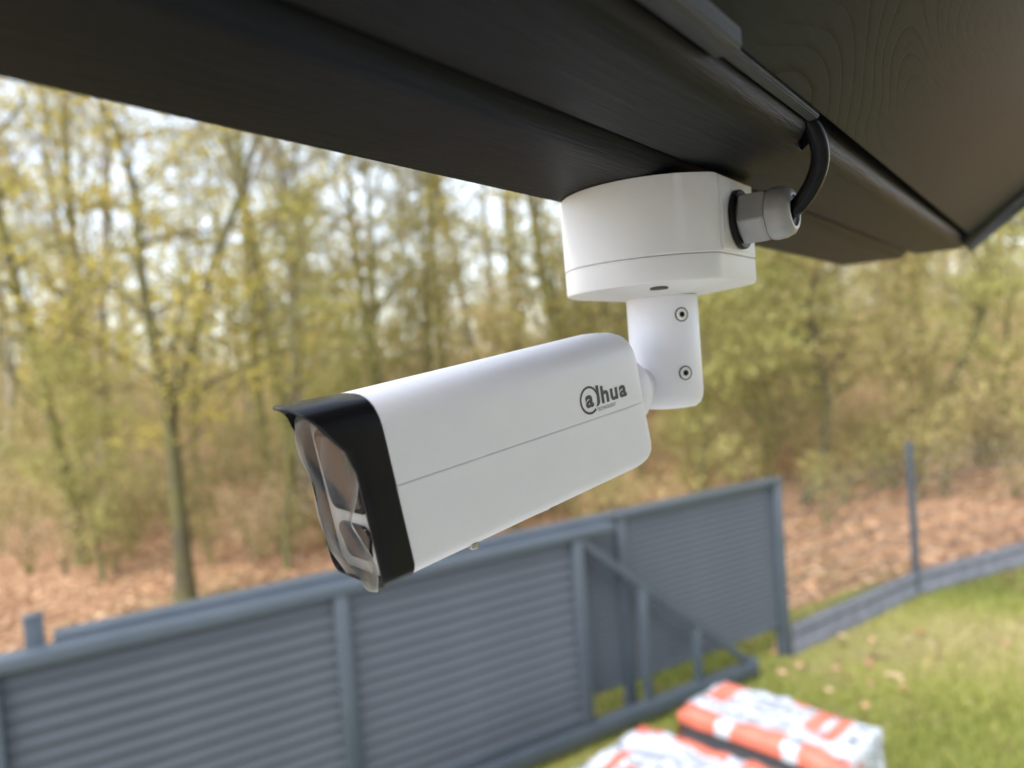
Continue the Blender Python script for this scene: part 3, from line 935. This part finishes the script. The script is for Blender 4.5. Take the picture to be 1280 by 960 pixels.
# ------------------------------------------------------------------ wire mesh fence on the right with plinth boards
mf = empty('mesh_fence', (FP[0][0], FP[0][1], 0.0))
tag(mf, 'wire mesh fence with thin dark posts and a grey plinth along the lawn', 'fence')
for p in FP[1:]:
    bm = bmesh.new(); bm_box(bm, -0.03, 0.03, -0.03, 0.03, 0.0, 1.72)
    bmesh.ops.bevel(bm, geom=bm.edges[:], offset=0.005, segments=2, affect='EDGES')
    o = bmobj('post', bm, 'anthracite', mf, 40)
    o.location = (p[0] - FP[0][0], p[1] - FP[0][1], 0); o.rotation_euler = (0, 0, math.radians(26))
    c = box('post_cap', -0.034, 0.034, -0.034, 0.034, 1.722, 1.735, 'anthracite', o, 0.003)
for p, q in zip(FP, FP[1:]):
    d = q - p; ln = float(np.linalg.norm(d)); an = math.atan2(d[1], d[0])
    prof = [(-0.030, 0.0), (-0.030, 0.085), (-0.016, 0.100), (-0.016, 0.195), (-0.030, 0.210), (-0.030, 0.262), (-0.022, 0.270), (0.022, 0.270), (0.030, 0.262), (0.030, 0.0)]
    o = extrude('plinth_board', prof, 0.035, ln - 0.035, 'plinth', mf)
    o.location = (p[0] - FP[0][0], p[1] - FP[0][1], 0); o.rotation_euler = (0, 0, an)
    V, Fc = [], []
    nvw = int(ln / 0.065)
    for i in range(nvw + 1):
        x = 0.03 + (ln - 0.06) * i / nvw
        tube_arrays(V, Fc, [(x, 0, 0.28), (x, 0, 1.69)], [0.0030] * 2, 3)
    for z in np.arange(0.30, 1.70, 0.20):
        tube_arrays(V, Fc, [(0.03, 0.004, z), (ln - 0.03, 0.004, z)], [0.0034] * 2, 4)
        tube_arrays(V, Fc, [(0.03, -0.004, z), (ln - 0.03, -0.004, z)], [0.0034] * 2, 4)
    w = mobj('wire_mesh', V, Fc, 'wire', mf)
    w.location = o.location; w.rotation_euler = o.rotation_euler

# ------------------------------------------------------------------ wrapped packs on the lawn
def pack(label, cx, cy, ang, lx, ly, hz, seed, wrap):
    root = empty('wrapped_pack', (cx, cy, 0.004), ang)
    tag(root, label, 'package', 'wrapped packs on the lawn')
    r = random.Random(seed)
    nb = 5
    for i in range(nb):
        z0 = 0.012 + i * (hz - 0.03) / nb; z1 = 0.012 + (i + 1) * (hz - 0.03) / nb - 0.003
        j = r.uniform(-0.006, 0.006)
        box('foam_board', -lx / 2 + 0.015, lx / 2 - 0.015, -ly / 2 + 0.012 + j, ly / 2 - 0.012 + j, z0, z1, 'foam', root, 0.004)
    # film: covers the top and the two ends, lapping a hand's width down the long sides
    bm = bmesh.new()
    n1, n2 = 44, 30
    prof = []     # across the width: side lap, top, side lap
    lap = 0.085
    for k in range(6): prof.append((-ly / 2, hz - lap + lap * k / 6))
    for k in range(n2 + 1): prof.append((-ly / 2 + ly * k / n2, hz))
    for k in range(1, 7): prof.append((ly / 2, hz - lap * k / 6))
    along = [(-lx / 2, hz - (hz - 0.02) * (1 - k / 12)) for k in range(12)] + [(-lx / 2 + lx * k / n1, hz) for k in range(n1 + 1)] + [(lx / 2, hz - (hz - 0.02) * k / 12) for k in range(1, 13)]
    ph = [r.uniform(0, 6.3) for _ in range(12)]
    V, Fc = [], []
    for ax, az in along:
        down = hz - az
        for py, pz in prof:
            z = pz - down
            y, x = py, ax
            if down > 0:           # the end flaps: film pulled flat against the end
                z = az - (hz - pz) * 0.15
                y = py * (1 - 0.00 * down)
            wob = 0.010 * math.sin(9 * x + 5 * y + ph[0]) + 0.007 * math.sin(23 * y - 7 * x + ph[1]) + 0.006 * math.sin(31 * x + 17 * z + ph[2]) + 0.004 * math.sin(57 * y + 41 * x + ph[3])
            ex = min(lx / 2 - abs(x), 1); ey = min(ly / 2 - abs(y), 1)
            soft = 0.022 * (math.exp(-max(ex, 0) / 0.03) + math.exp(-max(ey, 0) / 0.03))
            if down > 0: V.append((x + math.copysign(wob * 0.8, x), y, z))
            elif pz < hz: V.append((x, y + math.copysign(wob * 0.5 + 0.004, y), z - 0.010))
            else: V.append((x, y, z + wob - soft * 0.7))
    n = len(prof)
    for i in range(len(along) - 1):
        for j in range(n - 1):
            Fc.append((i * n + j, i * n + j + 1, (i + 1) * n + j + 1, (i + 1) * n + j))
    f = mobj('film_wrap', V, Fc, wrap, root, True)
    sm = f.modifiers.new('thickness', 'SOLIDIFY'); sm.thickness = 0.002
    return root
pack('white and orange film-wrapped pack farther from the viewer, its dark side showing', 1.507, 4.600, math.radians(-47.5), 1.08, 0.56, 0.60, 3, 'wrap_narrow')
pack('white and orange film-wrapped pack at the lower edge of the picture, nearest the gate', 0.680, 4.020, math.radians(136.0), 0.98, 1.00, 0.57, 8, 'wrap_wide')

# ------------------------------------------------------------------ trees
def grow(seed, H, r0, spine=None, first=0.25, nb=24, blen=0.34, nleaf=4300, leaf=(0.045, 0.085), spread=0.16, twig=True, zleaf=0.0, elev=(20, 60)):
    """tapered trunk with limbs and twigs, plus leaf positions"""
    r = np.random.default_rng(seed)
    V, Fc, BV, BF = [], [], [], []
    if spine is None:
        n = 11
        sp = [np.zeros(3)]
        dxy = r.normal(size=2) * 0.02
        for i in range(1, n):
            dxy = dxy * 0.75 + r.normal(size=2) * 0.022
            sp.append(sp[-1] + np.array([dxy[0] * H / n * 3, dxy[1] * H / n * 3, H / (n - 1)]))
    else:
        sp = [np.asarray(p, float) for p in spine]
    sp = catmull(sp, 3)
    zz = np.array([p[2] for p in sp]); n = len(sp)
    rad = [max(r0 * (1 - 0.86 * (i / (n - 1)) ** 0.9) * (1 + 0.35 * math.exp(-zz[i] / 0.25)), 0.008) for i in range(n)]
    tube_arrays(V, Fc, sp, rad, 9)
    tips = []
    for k in range(nb):
        f = first + (1 - first) * (k + r.uniform(0, 1)) / nb
        i = min(int(f * (n - 1)), n - 2)
        p = sp[i] + (sp[i + 1] - sp[i]) * (f * (n - 1) - i)
        az = k * 2.4 + r.uniform(-0.5, 0.5); el = math.radians(r.uniform(*elev))
        ln = H * blen * (1.0 - 0.75 * max(f - 0.15, 0)) * r.uniform(0.6, 1.15)
        d = np.array([math.cos(az) * math.cos(el), math.sin(az) * math.cos(el), math.sin(el)])
        bp = [p]
        for j in range(5):
            d = d + r.normal(size=3) * 0.14 + np.array([0, 0, 0.05])
            d /= np.linalg.norm(d)
            bp.append(bp[-1] + d * ln / 5)
        rb = max(min(rad[i] * 0.5, 0.012 + ln * 0.011), 0.008)
        tube_arrays(BV, BF, bp, [rb * (1 - 0.8 * j / 5) for j in range(6)], 5)
        for j in range(2, 6):
            for q in range(3 if j < 5 else 4):
                e = d * 0.6 + r.normal(size=3) * 0.75
                e[2] = e[2] * 0.6 + 0.1
                e /= np.linalg.norm(e)
                tl = ln * r.uniform(0.16, 0.36)
                b0 = bp[j] - (bp[j] - bp[j - 1]) * r.uniform(0, 1)
                b1 = b0 + e * tl * 0.5 + r.normal(size=3) * 0.05
                b2 = b1 + (e + r.normal(size=3) * 0.35) * tl * 0.5
                if twig:
                    tube_arrays(BV, BF, [b0, b1, b2], [0.008, 0.006, 0.003], 3)
                tips += [b1, b2, (b1 + b2) / 2, b0 * 0.4 + b1 * 0.6]
    tips = np.array(tips)
    tips = tips[tips[:, 2] > zleaf]
    wgt = r.uniform(0, 1, len(tips)) ** 2
    idx = r.choice(len(tips), nleaf, p=wgt / wgt.sum())
    cen = tips[idx] + r.normal(size=(nleaf, 3)) * spread * np.array([1, 1, 0.55])
    size = r.uniform(leaf[0], leaf[1], nleaf)
    clr = np.clip(0.5 + (wgt[idx] - 0.4) * 0.5 + r.normal(size=nleaf) * 0.2, 0, 1)
    return (V, Fc), (BV, BF), (cen, size, clr)

GROUP_T = 'trees in the wood behind the fence'
def make_tree(name, label, cat, loc, barkm, leafm, seed, group=GROUP_T, **kw):
    t_, b_, l_ = grow(seed, **kw)
    root = empty(name, loc)
    tag(root, label, cat, group)
    mobj('trunk', t_[0], t_[1], barkm, root, True)
    mobj('limbs', b_[0], b_[1], barkm, root, True)
    quad_cloud('crown', l_[0], l_[1], l_[2], leafm, root, np.random.default_rng(seed + 500))
    return root

def copy_tree(src, label, loc, rz, sc_=1.0, group=GROUP_T, mats=None):
    o = src.copy(); COL.objects.link(o)
    o.location = loc; o.rotation_euler = (0, 0, rz); o.scale = (sc_, sc_, sc_)
    o['label'] = label; o['group'] = group
    for ch in src.children:
        c = ch.copy(); COL.objects.link(c); c.parent = o
        if mats and ch.name.split('.')[0] in mats:
            c.material_slots[0].link = 'OBJECT'
            c.material_slots[0].material = M[mats[ch.name.split('.')[0]]]
    return o

def gz1(x, y):
    return float(ground_z(np.array([x]), np.array([y]))[0])

# the forked tree at the left, nearest to the fence
mt = make_tree('leaning_tree', 'nearest mossy tree left of the camera, its trunk forking and leaning left', 'tree', (-4.64, 9.9, 0.0), 'bark_mid', 'leaf_spring', 21,
    H=8.5, r0=0.135, spine=[(0, 0, -0.1), (0.01, 0, 0.61), (0.0, 0.02, 1.27), (0.0, 0.03, 2.14), (-0.01, 0, 2.79), (-0.10, -0.05, 3.66), (-0.18, -0.03, 4.52), (-0.21, 0.05, 5.48), (-0.33, 0.1, 6.12), (-0.66, 0.15, 7.09), (-0.95, 0.1, 8.3)],
    first=0.26, nb=22, blen=0.30, nleaf=4600, leaf=(0.05, 0.11), spread=0.15, elev=(5, 50))
V, Fc = [], []
fk = catmull([np.array(q) for q in ((0.0, 0, 2.5), (0.34, 0.05, 3.41), (0.73, 0.1, 4.56), (1.23, 0.1, 5.58), (1.65, 0.0, 6.71), (1.9, -0.1, 7.8))], 4)
tube_arrays(V, Fc, fk, [0.075 - 0.055 * i / (len(fk) - 1) for i in range(len(fk))], 8)
mobj('fork', V, Fc, 'bark_mid', mt, True)

# slim sapling between the leaning tree and the camera
make_tree('sapling', 'slim green-stemmed sapling between the leaning tree and the camera front', 'tree', (-3.66, 11.2, 0.0), 'bark', 'leaf_green', 22,
    H=5.6, r0=0.052, spine=[(0, 0, -0.05), (0.07, 0, 0.91), (0.2, 0, 1.89), (0.41, 0, 2.85), (0.56, 0, 3.82), (0.60, 0.1, 4.8), (0.7, 0.1, 5.6)], first=0.3, nb=14, blen=0.3, nleaf=1400, leaf=(0.05, 0.10))
# leaning dark trunk behind the right end of the slat fence
make_tree('crooked_tree', 'crooked small tree behind the right end of the slat fence', 'tree', (4.93, 13.0, gz1(4.93, 13) - 0.05), 'bark_dark', 'leaf_olive', 23,
    H=5.5, r0=0.085, spine=[(0, 0, -0.1), (0.41, 0, 0.75), (0.61, 0, 1.7), (0.58, 0, 2.5), (0.45, 0.1, 3.6), (0.7, 0.1, 4.6), (0.9, 0, 5.6)], first=0.35, nb=16, blen=0.34, nleaf=2900, leaf=(0.06, 0.14))
make_tree('dark_tree', 'dark thick trunk standing below the right corner of the eave', 'tree', (9.9, 17.0, gz1(9.9, 17) - 0.1), 'bark_dark', 'leaf_olive', 24,
    H=10, r0=0.16, spine=[(-0.5, 0, -0.2), (-0.1, 0, 1.0), (0.55, 0, 2.3), (0.95, 0, 3.2), (1.2, 0, 4.6), (1.4, 0, 6.5), (1.3, 0, 8.5), (1.5, 0, 10)], first=0.4, nb=18, blen=0.3, nleaf=2400, leaf=(0.06, 0.14))

# prototypes for the wood
specs = [
    ('slender_tree', 'bark', 'leaf_spring', dict(H=13, r0=0.13, first=0.16, nb=30, blen=0.22, nleaf=4300, leaf=(0.06, 0.14), spread=0.20)),
    ('slender_tree', 'bark_grey', 'leaf_olive', dict(H=15, r0=0.17, first=0.30, nb=26, blen=0.22, nleaf=2900, leaf=(0.06, 0.14), spread=0.22)),
    ('slender_tree', 'bark', 'leaf_olive', dict(H=12, r0=0.10, first=0.12, nb=30, blen=0.24, nleaf=4300, leaf=(0.06, 0.14), spread=0.20)),
    ('bushy_tree', 'bark', 'leaf_green', dict(H=6.0, r0=0.07, first=0.08, nb=26, blen=0.40, nleaf=4300, leaf=(0.06, 0.14), spread=0.17, elev=(10, 60))),
    ('bushy_tree', 'bark', 'leaf_mixed', dict(H=5.0, r0=0.06, first=0.05, nb=26, blen=0.45, nleaf=4300, leaf=(0.06, 0.14), spread=0.18, elev=(5, 60))),
]
lay = [  # kind, x, y, turn, scale, label
    (1, -4.75, 16.0, 0.3, 1.05, 'straight grey-barked trunk right of the leaning tree, rising to the eave'),
    (0, -4.25, 14.0, 1.1, 0.95, 'mossy slender trunk crossing the grey trunk right of the leaning tree'),
    (2, -2.95, 15.0, 2.0, 1.05, 'slender dark trunk above the middle of the white camera body'),
    (0, -7.6, 12.6, 0.7, 1.0, 'slender yellow-leaved tree at the left edge of the picture'),
    (3, -6.6, 11.4, 0.2, 0.62, 'low bright green bushy tree left of the leaning tree'),
    (4, -8.6, 14.2, 0.9, 0.85, 'rust-tinged bushy tree by the left edge behind the low green one'),
    (3, -3.0, 13.6, 2.2, 0.70, 'low green bushy tree just left of the camera front hood'),
    (4, -0.2, 13.2, 1.4, 0.80, 'brownish bushy tree above the rear of the white camera'),
    (3, 3.2, 13.0, 2.9, 0.95, 'green bushy tree behind the slat fence under the junction box'),
    (3, 5.2, 15.2, 0.5, 1.0, 'tall green bushy tree right of the camera arm'),
    (4, 7.6, 13.8, 1.9, 0.9, 'pale brownish bushy tree behind the wire mesh fence post'),
    (3, 9.6, 14.6, 2.5, 0.9, 'yellow-green bushy tree at the right edge behind the wire mesh'),
    (2, 2.0, 16.5, 0.9, 0.95, 'slender tree straight behind the junction box'),
]
protos = []
for i, (nm, bk, lf, kw) in enumerate(specs):
    protos.append(None)
used = [False] * len(specs)
for kind, x, y, rz, s, lab in lay:
    nm, bk, lf, kw = specs[kind]
    if protos[kind] is None:
        o = make_tree(nm, lab, 'tree', (x, y, gz1(x, y) - 0.05), bk, lf, 40 + kind, **kw)
        o.rotation_euler = (0, 0, rz); o.scale = (s, s, s)
        protos[kind] = o
    else:
        copy_tree(protos[kind], lab, (x, y, gz1(x, y) - 0.05), rz, s)
# more of the wood, alike and half hidden behind one another
rw = random.Random(5)
far_lab = 'slender tree among the many alike trunks deep in the wood'
placed = [(l[1], l[2]) for l in lay] + [(-4.64, 9.9), (-3.66, 11.2)]
cnt = 0
while cnt < 36:
    y = rw.uniform(15.5, 30)
    x = rw.uniform(-0.78, 0.60) * y
    if any((x - a) ** 2 + (y - b) ** 2 < 1.3 for a, b in placed):
        continue
    placed.append((x, y)); cnt += 1
    kd = rw.choice((0, 0, 1, 1, 2, 2)) if x < 3 else rw.choice((0, 2, 4, 3, 3, 4))
    copy_tree(protos[kd], far_lab if kd < 3 else 'bushy young tree among the many alike bushes deep in the wood', (x, y, gz1(x, y) - 0.1), rw.uniform(0, 6.3), rw.uniform(0.85, 1.25) if kd < 3 else rw.uniform(0.8, 1.3),
              group='slender trees deep in the wood' if kd < 3 else 'bushy young trees deep in the wood')

# far wood: one mass of trunks and twigs and brush, 28 to 70 m away
rf = np.random.default_rng(99)
V, Fc = [], []
for i in range(170):
    y = rf.uniform(28, 75); x = rf.uniform(-0.85, 0.8) * y
    z = gz1(x, y); hgt = rf.uniform(7, 14); r0 = rf.uniform(0.07, 0.2)
    l1, l2 = rf.normal(size=2) * 0.35
    tube_arrays(V, Fc, [(x, y, z - 0.2), (x + l1 * 0.5, y + l2 * 0.5, z + hgt * 0.4), (x + l1, y + l2, z + hgt)], [r0, r0 * 0.7, r0 * 0.15], 5)
    for k in range(7):
        f = rf.uniform(0.2, 0.95); az = rf.uniform(0, 6.3); ln = hgt * 0.16 * rf.uniform(0.5, 1.2)
        p = np.array([x + l1 * f, y + l2 * f, z + hgt * f])
        q = p + np.array([math.cos(az) * ln, math.sin(az) * ln, ln * rf.uniform(0.3, 1.0)])
        tube_arrays(V, Fc, [p, q], [r0 * 0.3, 0.01], 3)
fw = mobj('far_woodland', V, Fc, 'bark_grey', None, True)
tag(fw, 'hazy mass of trunks in the far wood', None, None, 'stuff')
N = 180000
y = rf.uniform(26, 70, N); x = rf.uniform(-0.85, 0.8, N) * y
cl = patch(x, y, 0.5, 31)
hz_ = np.abs(rf.normal(size=N)) * (3.8 + 1.2 * cl) + rf.uniform(0, 1.5, N)
tall = rf.uniform(0, 1, N) < 0.06
hz_ = np.where(tall, rf.uniform(3, 11, N), hz_)
cen = np.stack([x, y, ground_z(x, y) + hz_], -1)
q = quad_cloud('far_foliage', cen, rf.uniform(0.09, 0.24, N), np.clip(0.5 + 0.25 * cl + 0.22 * rf.normal(size=N), 0, 1), 'leaf_mixed', None, rf)
tag(q, 'blurred brush and foliage of the far wood', None, None, 'stuff')

# undergrowth between the trees: clumps of thin stems and small leaves
rf = np.random.default_rng(123)
V, Fc = [], []; C_, S_, K_ = [], [], []
for i in range(430):
    y = rf.uniform(11.5, 29); x = rf.uniform(-0.80, 0.75) * y
    if y < 13 and rf.uniform() < 0.45: continue
    z = gz1(x, y)
    hgt = rf.uniform(0.5, 1.4) + 0.17 * max(y - 12.5, 0) * rf.uniform(0.4, 1.2)
    tone = rf.uniform(0, 1)
    for k in range(rf.integers(5, 10)):
        az = rf.uniform(0, 6.3); sp_ = hgt * rf.uniform(0.1, 0.7)
        e = np.array([x + math.cos(az) * sp_, y + math.sin(az) * sp_, z + hgt * rf.uniform(0.5, 1.1)])
        m_ = np.array([x + math.cos(az) * sp_ * 0.3, y + math.sin(az) * sp_ * 0.3, z + (e[2] - z) * 0.55])
        tube_arrays(V, Fc, [(x, y, z - 0.05), m_, e], [0.012, 0.009, 0.004], 3)
        n_ = int(rf.uniform(15, 45) * (1 + hgt * 0.5))
        ff = rf.uniform(0.35, 1.05, n_)
        base_ = m_ + (e - m_) * ff[:, None]
        C_.append(base_ + rf.normal(size=(n_, 3)) * 0.16 * hgt ** 0.5)
        S_.append(rf.uniform(0.04, 0.09, n_)); K_.append(np.clip(tone + rf.normal(size=n_) * 0.18, 0, 1))
us = mobj('undergrowth_stems', V, Fc, 'bark', None)
tag(us, 'thin bare stems of the undergrowth', None, None, 'stuff')
tag(quad_cloud('undergrowth', np.concatenate(C_), np.concatenate(S_), np.concatenate(K_), 'leaf_mixed', None, rf), 'low leafy undergrowth between the trees', None, None, 'stuff')
